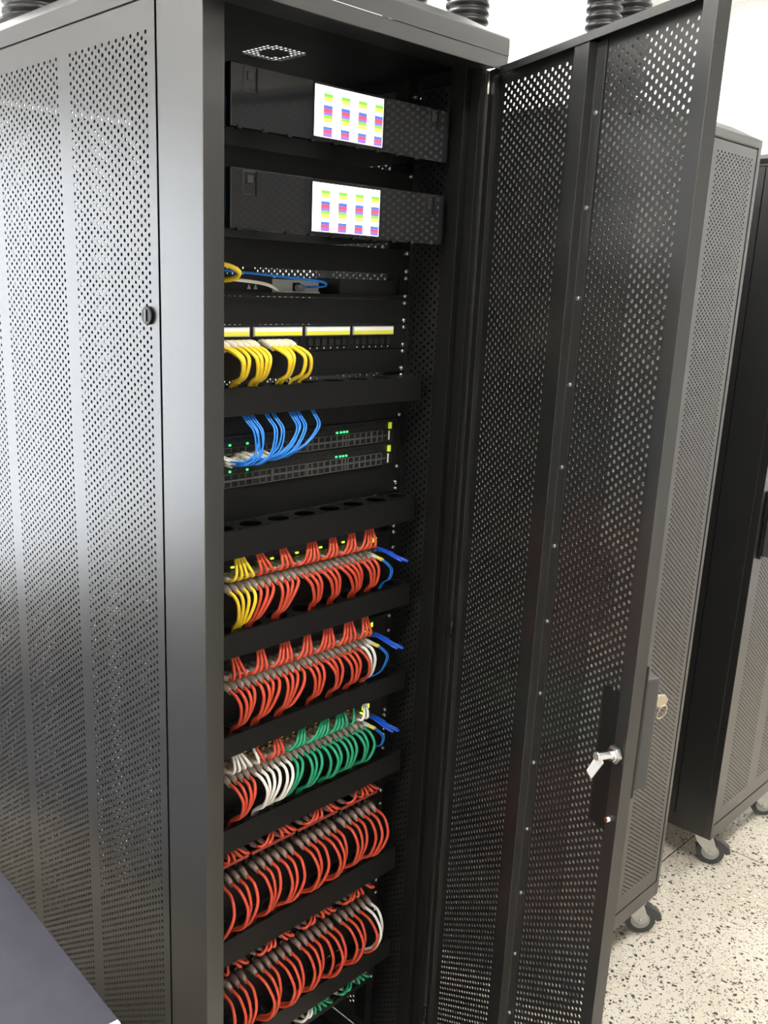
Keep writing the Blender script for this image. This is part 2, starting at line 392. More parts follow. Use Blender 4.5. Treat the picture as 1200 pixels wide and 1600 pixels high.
def make_rack(label, loc, open_door, left_perf, group='black server racks', xk=None):
    R_ = thing('server_rack', label, 'server rack', loc, group)
    b = lambda m, n, mt=BLACK, bev=.003, par=R_: m.build(n, mt, par, bevel=bev, local=True)
    # posts
    for sx in (0, 1):
        fx = lambda a: a if sx == 0 else W-a
        def poly(pts): q = [(fx(a), c) for a, c in pts]; return q if sx == 0 else q[::-1]
        b(MB().prism(poly([(0, 0), (.037, 0), (.037, .033), (.034, .033), (.034, .004), (.003, .004), (.003, .1085), (0, .1085)]), ZB, Z+2.0105, 'z'), 'corner_post', PANEL if sx and open_door else BLACK, .0012)  # right post of the open rack gets duller paint to stand in for shade
        b(MB().prism(poly([(0, D), (.037, D), (.037, D-.033), (.034, D-.033), (.034, D-.004), (.003, D-.004), (.003, D-.042), (0, D-.042)][::-1]), ZB, Z+2.0105, 'z'), 'corner_post', bev=.0012)
        # upper and lower side rails
        xa, xb = (0, .003) if sx == 0 else (W-.003, W)
        b(MB().box(xa, xb, .1085, D-.042, ZB, ZDB-.003), 'side_rail', bev=0)
        bx = (.003, .006) if sx == 0 else (W-.006, W-.003)
        b(MB().box(*bx, .02, D-.02, Z+1.985, Z+2.034).box(*bx, .095, .126, ZB, Z+1.985), 'seam_light_stop', PANEL, 0)  # strips added behind the seams to stop light leaking through
        # mounting rails front and back
        rx = .5326 if sx else .0674
        for yy, yf in ((.0945, 1), (.80, -1)):
            m = MB().box(rx-(.010 if sx else .014), rx+(.014 if sx else .010), yy, yy+.002, Z-.05, Z+1.985).box(rx+(.012 if sx else -.014), rx+(.014 if sx else -.012), yy, yy+yf*.05+.002 if yf > 0 else yy, Z-.05, Z+1.985) if yf > 0 else \
                MB().box(rx-(.010 if sx else .014), rx+(.014 if sx else .010), yy-.002, yy, Z-.05, Z+1.985).box(rx+(.012 if sx else -.014), rx+(.014 if sx else -.012), yy-.05, yy-.002, Z-.05, Z+1.985)
            ro = b(m, 'mounting_rail', PANEL, 0)
            if sx == 1 and yf == 1: R_['_rail'] = ro.name
    # base and roof frame
    b(MB().box(.003, W-.003, .0, .02, ZB, ZDB-.004).box(.003, W-.003, D-.02, D, ZB, ZDB-.004).box(.003, W-.003, .02, D-.02, ZB, ZB+.004), 'base_frame', bev=0)
    # roof plate with a slotted vent
    zr = Z+2.004; m = MB(); vx0, vx1, vy0, vy1 = .262, .352, .165, .255
    m.box(.003, vx0, .031, D-.006, zr, zr+.002); m.box(vx1, W-.003, .031, D-.006, zr, zr+.002)
    m.box(vx0, vx1, .031, vy0, zr, zr+.002); m.box(vx0, vx1, vy1, D-.006, zr, zr+.002)
    ro = b(m, 'roof_plate', PANEL, 0)
    g = MB(); nx, ny = 9, 9; cw, ch = (vx1-vx0)/nx, (vy1-vy0)/ny
    for i in range(nx):
        for j in range(ny):
            xa, ya = vx0+i*cw, vy0+j*ch
            if 2.3 < math.hypot(i-4, j-4)+.001 and not math.hypot(i-4, j-4) > 5.0:
                g.box(xa, xa+cw, ya, ya+ch*.22, zr, zr+.001); g.box(xa, xa+cw*.12, ya+ch*.22, ya+ch, zr, zr+.001); g.box(xa+cw*.88, xa+cw, ya+ch*.22, ya+ch, zr, zr+.001)
            else: g.box(xa, xa+cw, ya, ya+ch, zr, zr+.001)
    g.build('roof_vent', PANEL, ro, local=True)
    # header and chamfered top cover (open ring above the vent)
    yh = -.055 if open_door else -.026
    b(MB().box(.0, W, yh+.002, -.001 if open_door else .0, Z+1.997, Z+2.003).box(0, W, -.004, .03, Z+2.000, Z+2.015), 'header', bev=.0015)
    x0, x1, y0, y1 = (0, W+.008, yh, D) if open_door else (0, W, yh, D)
    i1 = .045
    zo, zi = (Z+2.0355, Z+2.076) if open_door else (Z+2.012, Z+2.052)
    def ring(x0, x1, y0, y1, z): return [(x0, y0, z), (x1, y0, z), (x1, y1, z), (x0, y1, z)]
    vv = ring(x0, x1, y0, y1, Z+2.0138) + ring(x0, x1, y0, y1, zo+.006) + ring(x0+i1, x1-i1, y0+i1+.02, y1-i1, zi) + ring(.08, .556, .10, .82, zi) + ring(.08, .556, .10, .82, zi-.003)
    ff = []
    for lv in range(4):
        for k in range(4): ff.append((lv*4+k, lv*4+(k+1) % 4, (lv+1)*4+(k+1) % 4, (lv+1)*4+k))
    # side bands of the cover start above the side seam
    for k, z in ((0, Z+2.003), (1, Z+2.003), (2, ZST+.004), (3, ZST+.004)): pass
    b(MB().add(vv, ff), 'top_cover', bev=.002)
    b(MB().box(x0+.001, x1-.001, y0+.001, y0+.004, Z+1.99, Z+2.0136) if open_door else MB().box(0, W, y0, y0+.003, Z+1.999, Z+2.0136), 'top_lip', bev=.0008)
    side_panel(R_, .0, left_perf, left_perf)
    side_panel(R_, W, True, False)
    # rear door
    rd = MB()
    for a, c in ((.02, .05), (.05+DW, .34), (.34+DW, .58)): rd.box(a, c, D-.003, D-.0016, ZDB, ZDT)
    for a in (.05, .34): rd.box(a, a+DW, D-.003, D-.0016, ZDB, STRIP_Z); rd.box(a, a+DW, D-.003, D-.0016, STRIP_Z+ROWS*DZ, ZDT)
    rd = rd.build('rear_door', BLACK, R_, local=True)
    for a in (.05, .34): link('perforated_sheet', DOOR_STRIP, rd, loc=(a, D-.0023, STRIP_Z))
    if open_door:
        make_door(R_, .5979, -.0233, math.pi+1.17473, True)
        for zz in (Z+1.955, Z+.95, Z+.02):
            MB().cyl((.5935, -.026, zz), (.5935, -.026, zz+.035), .0035, 10).build('hinge_pin', CHROME if zz > 2 else PANEL, R_, local=True)
        b(MB().box(.578, .612, -.0215, -.0005, ZB, Z+1.995), 'hinge_jamb', PANEL, .0012)
        link('baffle_sheet', BAFFLE, R_, loc=(.576, .037, STRIP_Z), rotz=math.pi/2)
    else:
        for a, c in ((0, .0165), (W-.0165, W)): b(MB().box(a, c, -.0255, -.0005, ZB, Z+2.003), 'door_surround', bev=.0012)
        b(MB().box(.0165, W-.0165, -.0255, -.0005, ZB, ZDB-.004), 'door_sill', bev=.0012)
        make_door(R_, W-.02, -.003, math.pi, False)
    for (cx, cy, ca) in ((.065, .03, -1.1), (W-.065, .03, -.85), (.065, D-.07, 1.2), (W-.065, D-.07, .8)): caster(R_, cx, cy, ca)
    return R_
BAFFLE = perf_mesh('baffle_strip', 9, ROWS, DX, DZ, RAD, .0014, BLACK)
rack1 = make_rack('tall open black server rack full of red, green and yellow cables', (0, 0, 0), True, True)
rack2 = make_rack('closed black server rack with perforated front, just behind the open door', (1.150, 0, 0), False, False)
rack3 = make_rack('closed black server rack at the right edge with dark plain side', (2.170, .02, 0), False, False)

# ------------------------------------------------------------------ rack contents
U = .04445
def zk(k): return Z+1.6508-k*U
RAIL = bpy.data.objects[rack1['_rail']]
del rack1['_rail'], rack2['_rail'], rack3['_rail']
sm = MB().cyl((0, 0, 0), (0, -.0045, 0), .0048, 12, r2=.0032).build('screw', CHROME, RAIL, local=True, bevel=.0006)
scr_pos = []
for k, which in ((-4, 'ul'), (-1, 'ul'), (0, 'ul'), (1, 'ul'), (2, 'ul'), (3, 'ul'), (4, 'u'), (5, 'l'), (8, 'ul'), (9, 'u'), (10, 'l'), (11, 'ul'), (15, 'ul'), (18, 'l'), (19, 'l'), (20, 'ul'), (21, 'ul'),
                 (23, 'u'), (24, 'ul'), (29, 'ul'), (30, 'l'), (33, 'ul'), (34, 'ul')):
    if 'u' in which: scr_pos.append(zk(k)-.00635)
    if 'l' in which: scr_pos.append(zk(k+1)+.00635)
scr_pos.append(Z+1.955)
for i, z in enumerate(scr_pos):
    s = sm if i == 0 else link('screw', sm.data, RAIL)
    s.location = (.5326, .0905, z)
EX0, EX1 = .3-.2413, .3+.2413
YF = .0905                      # front of panel ears

def blank_panel(k, k1, label):
    t = thing('blanking_panel', label, 'rack panel', (.3, YF, zk(k1)), 'black blanking panels')
    MB().box(EX0, EX1, YF, YF+.003, zk(k1)+.0005, zk(k)-.0005).build('face_plate', PANEL, t, bevel=.0008)
    MB().box(EX0+.03, EX1-.03, YF+.003, YF+.015, zk(k)-.003, zk(k)-.001).box(EX0+.03, EX1-.03, YF+.003, YF+.015, zk(k1)+.001, zk(k1)+.003).build('return_edge', PANEL, t)
for k, k1, l in ((-4, -3, 'black blanking panel between the two display units'), (-1, 0, 'black blanking panel right under the lower display unit'),
             (1, 2, 'black blanking panel between the white box and the yellow label strip'), (3, 4, 'black blanking panel behind the hanging yellow cables'),
             (5.1, 6, 'black blanking panel behind the tops of the blue fibre cables'), (8, 9.3, 'black blanking panel below the two fibre switches'),  # last one reaches below its slot to hide light from the rear door
             (12, 13.33, 'black panel added to block rear light behind the first row of hanging red cables'), (16, 17.55, 'black panel added to block rear light behind the second row of hanging red cables'),  # from here on, panels added to block light from the perforated rear door
             (20, 21.6, 'black panel added to block rear light behind the hanging green and white cables'), (24.85, 26.76, 'black panel added to block rear light behind the red cables below the brown boots'),
             (30, 32.0, 'black panel added to block rear light behind the lowest row of hanging red cables')):
    blank_panel(k, k1, l)

# --- display units
def display_unit(zt, zb, lt, lb, label, n):
    yb = .0142
    t = thing('display_unit', label, 'display panel', (.3, yb, zb), 'rack display units')
    MB().box(EX0+.021, EX1-.021, yb+.012, .30, zb+.004, zt-.002).build('chassis', PANEL, t)
    bz = MB().box(EX0, EX1, yb, yb+.012, zb, zt).build('bezel', BEZEL, t, bevel=.0015)
    L0, L1 = .2194, .3719
    m = MB(); mats = [SCREEN[c] for c in 'wgybrpk']; ix = {c: i for i, c in enumerate('wgybrpk')}
    m.box(L0, L1, yb-.0012, yb+.001, lb, lt, 0)
    hgt = lt-lb
    for cx in (.185, .435, .685, .93):
        xa = L0+(cx-.062)*(L1-L0); xb = L0+(cx+.062)*(L1-L0)
        for c, a, b_ in (('g', .145, .21), ('y', .21, .285), ('b', .37, .435), ('r', .435, .51), ('p', .51, .565), ('g', .565, .62), ('y', .62, .70), ('b', .79, .85), ('r', .85, .915), ('p', .915, .985)):
            m.box(xa, xb, yb-.0016, yb-.0012, lt-b_*hgt, lt-a*hgt, ix[c])
    for j in range(3): m.box(L1-.022+j*.007, L1-.018+j*.007, yb-.0016, yb-.0012, lt-.05*hgt, lt-.025*hgt, 6)
    m.build('screen', mats, t)
    MB().box(L0-.002, L1+.002, yb-.001, yb, lb-.002, lt+.002).build('screen_frame', PANEL, t)
    for a, c in ((.081, .106), (.486, .511)):
        la = MB().box(a, c, yb-.0008, yb, zt-.036, zt-.003).build('latch', HOLE, t, bevel=.0003)
        MB().box(a+.002, c-.002, yb-.0012, yb-.0008, zt-.034, zt-.005).build('latch_face', BEZEL, la)
        MB().box(a+.007, c-.007, yb-.003, yb-.0008, zt-.020, zt-.009).build('latch_button', HOLE, la, bevel=.0005)
        MB().box(c-.0012, c, yb-.0035, yb-.0008, zt-.036, zt-.003).build('latch_edge', BEZEL, la)
    for j in range(9):
        xx = EX0+.012+j*.048
        MB().box(xx, xx+.008, yb-.0012, yb+.006, zb-.002, zb+.003).build('snap_tab', BEZEL, t)
    MB().box(EX0, EX0+.004, yb+.012, .09, zb+.002, zt-.002).build('side_wing', PANEL, t)
    MB().box(EX1-.004, EX1, yb+.012, .09, zb+.002, zt-.002).build('side_wing', PANEL, t)
    MB().box(EX0-.002, EX0+.001, yb+.03, yb+.045, zb+.03, zb+.042).build('blue_light', BLUE_LED, t)
display_unit(Z+1.9247, Z+1.8406, Z+1.9198, Z+1.8470, 'upper black display unit with a lit colour-block screen, at the top of the rack', 0)
display_unit(Z+1.7866, Z+1.7027, Z+1.7809, Z+1.7083, 'lower black display unit with a lit colour-block screen', 1)

# --- slot with the white box
zs = zk(1)
t = thing('rack_shelf', 'thin black shelf carrying the small white box', 'shelf', (.3, .12, zs), None)
MB().box(.08, .52, .0935, .40, zs+.0005, zs+.003).build('shelf_plate', PANEL, t)
MB().box(EX0, EX1, .0905, .0935, zs+.0005, zs+.007).build('shelf_lip', PANEL, t, bevel=.0008)
t = thing('network_box', 'small white network box with a grey plug and blue cable', 'network device', (.30, .13, zs+.003), None)
MB().box(.232, .349, .13, .23, zs+.003, zs+.029).build('case', PALE, t, bevel=.002)
MB().box(.262, .349, .127, .13, zs+.003, zs+.0095).build('front_lip', LABELW, t, bevel=.0006)
MB().box(.286, .303, .1285, .13, zs+.010, zs+.024).build('socket', HOLE, t)
t = thing('network_appliance', 'black network appliance left of the white box, with pale marks and green lights', 'network device', (.15, .11, zs+.003), None)
MB().box(.08, .225, .112, .25, zs+.003, zs+.034).build('case', DEVICE, t, bevel=.0015)
MB().box(.098, .102, .1105, .112, zs+.012, zs+.018).box(.086, .090, .1105, .112, zs+.020, zs+.025).build('indicator', LIME_LED, t)
for xx in (.170, .184):
    MB().prism([(xx, zs+.011), (xx+.008, zs+.011), (xx+.004, zs+.019)], .1112, .112, 'y').build('printed_mark', PALE, t)
t = thing('recessed_device', 'plain black device filling the slot right of the white box', 'network device', (.45, .1, zs+.003), None)
MB().box(.372, .517, .100, .30, zs+.003, zs+.0335).build('case', DEVICE, t, bevel=.0015)
MB().box(.5165, .5185, .095, .115, zs+.001, zs+.043).build('end_bracket', PANEL, t, bevel=.0005)

def cable_thing(name, label, group, mat_, pts, r, boots, cat='cable', n=6, per=5):
    """boots: list of (points, radii, material, part name)"""
    t = thing(name, label, cat, pts[0], group)
    for P, rr, mt, nm in boots: MB().tube(P, rr, 6).build(nm, mt, t)
    MB().tube(spline(pts, per), r, n).build('cable_jacket', mat_, t)
    return t
cable_thing('fibre_cable', 'thin blue cable looping from the white box to the left', None, BLU,
            [(.302, .112, zs+.017), (.318, .085, zs+.019), (.30, .07, zs+.026), (.235, .075, zs+.031), (.15, .085, zs+.036), (.07, .09, zs+.040)], .0022,
            [([(.296, .13, zs+.016), (.300, .115, zs+.017)], [.0045, .003], BLU, 'boot'), ([(.285, .118, zs+.015), (.297, .118, zs+.016)], .006, GREYPL, 'plug')])
cable_thing('patch_cable', 'white cable drooping in front of the black appliance', None, WHT,
            [(.10, .095, zs+.026), (.14, .085, zs+.024), (.19, .085, zs+.019), (.225, .10, zs+.010), (.245, .125, zs+.006)], .003, [([(.095, .10, zs+.023), (.108, .092, zs+.026)], [.006, .004], BOOTW, 'boot')])
cable_thing('patch_cable', 'yellow cable curling above the black appliance', None, YEL,
            [(.05, .07, zs+.045), (.085, .06, zs+.046), (.108, .055, zs+.036), (.108, .07, zs+.026), (.09, .10, zs+.022)], .004, [])

# --- cable managers (troughs)
def hole_plate(m, x0, x1, y0, y1, z0, z1, holes):
    """plate with elliptical holes: holes = list of (cx, half width)"""
    edges = [x0]
    for cx, hw in holes: edges += [cx-hw-.004, cx+hw+.004]
    edges.append(x1)
    for k in range(0, len(edges), 2): m.box(edges[k], edges[k+1], y0, y1, z0, z1)
    yc, hy = (y0+y1)/2, (y1-y0)/2-.005
    for cx, hw in holes:
        B, Hh = [], []
        for k in range(16):
            a = 2*math.pi*(k+.5)/16; c, s_ = math.cos(a), math.sin(a)
            q = max(abs(c), abs(s_)); B.append((cx+(hw+.004)*c/q, yc+(hy+.005)*s_/q)); Hh.append((cx+hw*c, yc+hy*s_))
        v = [(*p, z1) for p in B]+[(*p, z1) for p in Hh]+[(*p, z0) for p in B]+[(*p, z0) for p in Hh]
        f = []
        for k in range(16):
            j = (k+1) % 16
            f += [(k, j, 16+j, 16+k), (32+j, 32+k, 48+k, 48+j), (16+k, 16+j, 48+j, 48+k)]
        m.add(v, f)
TRAYS = {}
def cable_manager(key, zt, zb, label, top_holes=True):
    yf = .0442
    t = thing('cable_manager', label, 'cable manager', (.3, yf, zb), 'horizontal cable managers')
    MB().box(EX0, EX1, yf, yf+.0015, zb, zt).build('front_cover', PANEL, t, bevel=.0006)
    MB().box(EX0, EX1, .0905, .0925, zb, zt).build('back_plate', PANEL, t, bevel=.0006)
    holes = [(.085+.0615*i, .021) for i in range(8)]
    holes = [h for h in holes if h[0] < .53]
    m = MB(); hole_plate(m, EX0, EX1, yf+.0015, .0905, zt-.0015, zt, holes); m.build('top_plate', PANEL, t)
    m = MB(); hole_plate(m, EX0, EX1, yf+.0015, .0905, zb, zb+.0015, holes); m.build('bottom_plate', PANEL, t)
    TRAYS[key] = (zt, zb)
cable_manager('A', Z+1.467, Z+1.4225, 'black cable trough under the yellow cables and above the blue fibres')
cable_manager('B', Z+1.236, Z+1.188, 'black cable trough with visible empty oval cut-outs, above the first red cables')
cable_manager('C', Z+1.0575, Z+1.014, 'black cable trough between the first and second rows of red cables')
cable_manager('D', Z+.870, Z+.830, 'black cable trough just above the green and white cables')
cable_manager('E', Z+.690, Z+.643, 'black cable trough just below the green and white cables')
cable_manager('F', Z+.460, Z+.405, 'black cable trough between the two lowest rows of red cables')
cable_manager('G', Z+.226, Z+.180, 'lowest black cable trough, above the green loops at the bottom')

# --- patch cable builders
XS = .0775
def hang(x, zp, xe, zt, mat_, boot, bulge, label, group, n=0, yp=.0885, r=.0032):
    """from a port forward and down into a trough whose top is zt"""
    j = random.uniform(-1, 1)
    b = bulge*(1+.14*j)
    h = zp-zt
    pts = [(x, .056, zp-.005), (x+.10*(xe-x), .054-.55*b, zp-.0105), (x+.42*(xe-x)+.001*j, .056-.98*b, zp-.34*h), (x+.84*(xe-x)+.001*j, .060-.78*b, zp-.72*h), (xe, .0645-.15*b, zt+.004), (xe, .067, zt-.018)]
    return cable_thing('patch_cable', label, group, mat_, pts, r,
        [([(x, yp, zp), (x, .079, zp)], .0058, PLUG, 'plug'), ([(x, .082, zp), (x, .070, zp-.001), (x+.03*(xe-x), .060, zp-.004), (x+.06*(xe-x), .052, zp-.009)], [.0068, .0068, .0056, .0034], boot, 'boot')])
def rise(x, zp, xe, zb, mat_, boot, label, group, yp=.0885, r=.0029, fwd=.018):
    j = random.uniform(-1, 1)
    h = zb-zp
    pts = [(x, .062, zp), (x+.1*(xe-x), .060-fwd*.7, zp+.004), (x+.45*(xe-x), .058-fwd*.6+.001*j, zp+.35*h), (x+.85*(xe-x), .058, zp+.8*h), (xe, .062, zb+.004), (xe, .068, zb+.022)]
    return cable_thing('patch_cable', label, group, mat_, pts, r,
        [([(x, yp, zp), (x, .079, zp)], .0058, PLUG, 'plug'), ([(x, .080, zp), (x, .070, zp), (x, .058, zp+.001)], [.0064, .006, .0036], boot, 'boot')])
CN = {'r': ('red', RED), 'y': ('yellow', YEL), 'w': ('white', WHT), 'g': ('green', GRN)}

def run_row(xs, groups, zp, ztray, up, boot, where, bulge=.03, ends=None):
    """groups: strings of colour letters; every group converges on one slot"""
    k = 0; n = 0
    for gi, g in enumerate(groups):
        gx = xs[k:k+len(g)]
        if not gx: break
        ce = ends[gi] if ends else (gx[0]+gx[-1])/2+.004
        for i, c in enumerate(g):
            if k >= len(xs): break
            x = xs[k]; k += 1
            if c == '-' or x < XS: continue
            xe = ce+(i-(len(g)-1)/2)*.0046
            nm, mt = CN[c]
            label = f'{nm} patch cable, {ORD[n]} from left, {where}'; n += 1
            if up: rise(x, zp, xe, ztray, mt, boot, label, 'patch cables, '+where)
            else: hang(x, zp, xe, ztray, mt, boot, bulge, label, 'patch cables, '+where)

# --- 48 port switches
PORT48 = None
def network_switch(k, label, leds):
    z0, z1 = zk(k+1)+.0006, zk(k)-.0006; zc = (z0+z1)/2
    t = thing('network_switch', label, 'network switch', (.3, .0885, z0), 'copper network switches')
    MB().box(.08, .52, .0885, .40, z0, z1).build('chassis', DEVICE, t, bevel=.001)
    for a, b in ((EX0, .08), (.52, EX1)): MB().box(a, b, YF-.0008, YF+.0015, z0, z1).build('ear', PANEL, t, bevel=.0005)
    pm = None
    for i in range(24):
        x = .0925+.0148*i
        for zz in (zc+.0075, zc-.0075):
            if pm is None:
                o = MB().box(-.0065, .0065, 0, .002, -.0062, -.0052).box(-.0065, .0065, 0, .002, .0052, .0062).box(-.0065, -.0057, 0, .002, -.0052, .0052).box(.0057, .0065, 0, .002, -.0052, .0052).box(-.0057, .0057, .0015, .002, -.0052, .0052, 1).build('port', [CAGE, HOLE], t, local=True)
                pm = o.data
            else: o = link('port', pm, t)
            o.location = (x-.3, -.0022, zz-z0)
    for i in range(2):
        MB().box(.452+.017*i, .467+.017*i, .0855, .0885, zc-.016, zc-.004).build('uplink_port', CAGE, t)
    for i, (a, b) in enumerate(((.462, .467), (.470, .475), (.478, .483))):
        MB().box(a, b, .0872, .0885, zc+.004, zc+.013).build('indicator', LIME_LED, t)
    for i in range(0, 24):
        if leds and i % 2 == 0: MB().box(.090+.0148*i, .096+.0148*i, .0855, .0885, z1-.0042, z1-.0014).build('indicator', leds, t)
    MB().box(.4555, .4600, .080, .0885, zc-.0035, zc+.001).build('indicator', LIME_LED, t)
    return zc
xs48 = [.0925+.0148*i for i in range(24)]
zc = network_switch(11, 'black network switch wired with yellow cables at its left and red ones', LIME_LED)
W1 = 'upper row of topmost red-cabled switch'; W1l = W1.replace('upper', 'lower')
run_row(xs48, ['yyyy', 'rrr', 'rrr', 'rrrr', 'rrr', 'rrr', 'rrrr'], zc+.0075, Z+1.188, True, BOOT, W1, ends=[.115, .158, .212, .283, .335, .385, .432])
run_row(xs48, ['yyyy', 'rrr', 'rrrr', 'rrr', 'rrr', 'rrrr', 'rrr'], zc-.0075, Z+1.0575, False, BOOT, W1l, .019, ends=[.113, .140, .200, .288, .335, .392, .434])
zc = network_switch(15, 'black network switch wired in red with two white cables at its right', None)
W2 = 'upper row of second red-cabled switch'; W2l = W2.replace('upper', 'lower')
run_row(xs48, ['rrr', 'rrr', 'rrrr', 'rrr', 'rrrr', 'rrrr', 'rrr'], zc+.0075, Z+1.014, True, BOOT, W2, ends=[.105, .164, .222, .277, .330, .385, .428])
run_row(xs48, ['rrrr', 'rrrr', 'rrrr', 'rrr', 'rrr', 'rrr', 'rww'], zc-.0075, Z+.870, False, BOOT, W2l, .025, ends=[.110, .155, .212, .288, .340, .385, .430])
zc = network_switch(19, 'black network switch wired mostly in green with white cables at its left', AMBER_LED)
W3 = 'upper row of green-cabled switch'; W3l = W3.replace('upper', 'lower')
run_row(xs48, ['wwww', 'wr', 'rrr', 'ggg', 'gggg', 'gggg', 'g', '-ww'], zc+.0075, Z+.830, True, BOOT, W3, ends=[.110, .150, .205, .270, .332, .372, .408, .436])
run_row(xs48, ['rrrr', 'wwww', 'ww', 'gg', 'ggg', 'ggg', 'ggg', 'ggg'], zc-.0075, Z+.690, False, BOOT, W3l, .034, ends=[.105, .160, .196, .215, .268, .325, .372, .418])

# --- labelled 24-port patch panel with the yellow cables
z0, z1 = zk(3)+.0005, zk(2)-.0005
t = thing('patch_bay', 'black patch panel with four white and yellow label strips and yellow cables', 'patch panel', (.3, .0885, z0))
MB().box(EX0, EX1, .0885, .0915, z0, z1).build('face_plate', PANEL, t, bevel=.0006)
MB().box(.08, .52, .0915, .12, z0+.002, z1-.002).build('back_block', PANEL, t)
pm = None; zp = Z+1.533
for g in range(4):
    a = .0505+.1155*g
    MB().box(a-.002, a+.1055, .0862, .0885, Z+1.5425, Z+1.5580).build('label_holder', GREYPL, t, bevel=.0005)
    MB().box(a, a+.1035, .0852, .0863, Z+1.5505, Z+1.5565).build('white_label', LABELW, t)
    MB().box(a, a+.1035, .0852, .0863, Z+1.5440, Z+1.5504).build('yellow_label', LABELY, t)
    for i in range(6):
        x = a+.0105+.0165*i
        if pm is None:
            o = MB().box(-.0075, .0075, 0, .003, -.008, -.0065).box(-.0075, .0075, 0, .003, .0065, .008).box(-.0075, -.006, 0, .003, -.0065, .0065).box(.006, .0075, 0, .003, -.0065, .0065).box(-.006, .006, .002, .003, -.0065, .0065, 1).build('port', [PANEL, HOLE], t, local=True); pm = o.data
            dm = MB().box(-.0012, .0012, -.0006, 0, -.0012, .0012).build('port_mark', LABELW, t, local=True)
        else: o = link('port', pm, t); dm = link('port_mark', dm.data, t)
        o.location = (x-.3, -.003, zp-z0); dm.location = (x-.3, 0, zp-.0115-z0)
run_row([.0785, .0885, .1035, .116, .128, .139, .150, .178, .190, .202, .214, .228], ['yyy', 'yyyy', 'yyy', 'y', 'y'], zp, Z+1.467, False, BOOTW, 'labelled patch panel', .032, ends=[.102, .143, .199, .224, .244])

# --- two-row patch panels with cable loops
def patch_panel48(zt, zb, label, bars):
    t = thing('patch_bay', label, 'patch panel', (.3, .0885, zb), 'two-row patch panels')
    MB().box(EX0, EX1, .0885, .0915, zb, zt).build('face_plate', PANEL, t, bevel=.0006)
    MB().box(.08, .52, .0915, .12, zb+.002, zt-.002).build('back_block', PANEL, t)
    pm = None; zu, zl = zt-.022, zb+.024; xs = []
    for g in range(4):
        for i in range(6):
            x = .043+.116*g+.0182*i; xs.append(x)
            if x < XS-.005: continue
            for zz in (zu, zl):
                if pm is None:
                    o = MB().box(-.0075, .0075, 0, .004, -.008, -.0065).box(-.0075, .0075, 0, .004, .0065, .008).box(-.0075, -.006, 0, .004, -.0065, .0065).box(.006, .0075, 0, .004, -.0065, .0065).box(-.006, .006, .003, .004, -.0065, .0065, 1).build('port', [PANEL, HOLE], t, local=True); pm = o.data
                else: o = link('port', pm, t)
                o.location = (x-.3, -.004, zz-zb)
        if bars and g >= 0:
            a = max(.034+.116*g, .072)
            MB().box(a, .034+.116*g+.108, .060, .064, zu-.0155, zu-.0095).build('label_bar', REDBAR, t, bevel=.0008)
            MB().box(a, .034+.116*g+.108, .064, .0885, zu-.0135, zu-.0125).build('bar_bracket', PANEL, t)
    return xs, zu, zl
xs, zu, zl = patch_panel48(Z+.638, Z+.548, 'black two-row patch panel with red label bars above brown cable boots', True)
V4 = 'lower row of patch panel with red label bars'
run_row(xs, ['rrrrrr', 'rr-rrr', 'rrr-rr', 'r-rrrr'], zu, Z+.643, True, BOOTB, V4.replace('lower', 'upper'))
run_row(xs, ['rrr', 'rrr', 'rrr', 'rrr', 'rrr', 'rrr', 'rrr', 'rrr'], zl, Z+.460, False, BOOTB, V4, .045, ends=[.04, .105, .165, .215, .275, .335, .395, .445])
xs, zu, zl = patch_panel48(Z+.402, Z+.318, 'black two-row patch panel without label bars, with two white cables at its right', False)
V5 = 'lower row of patch panel without label bars'
run_row(xs, ['rrr-rr', 'rrr-rr', 'rr-rrr', 'rrrr-r'], zu, Z+.405, True, BOOTB, V5.replace('lower', 'upper'))
run_row(xs, ['rrr', 'rrr', 'rrr', 'rrr', 'rrr', 'rrr', 'rrr', 'rww'], zl, Z+.226, False, BOOTB, V5, .050, ends=[.04, .105, .165, .215, .275, .335, .395, .452])
xs, zu, zl = patch_panel48(Z+.176, Z+.090, 'bottom black patch panel with green and white cable loops', False)
run_row(xs, ['wwwwww', 'ww-www', 'wwgggg', 'gg-ggg'], zu, Z+.180, True, BOOT, 'bottom patch panel')

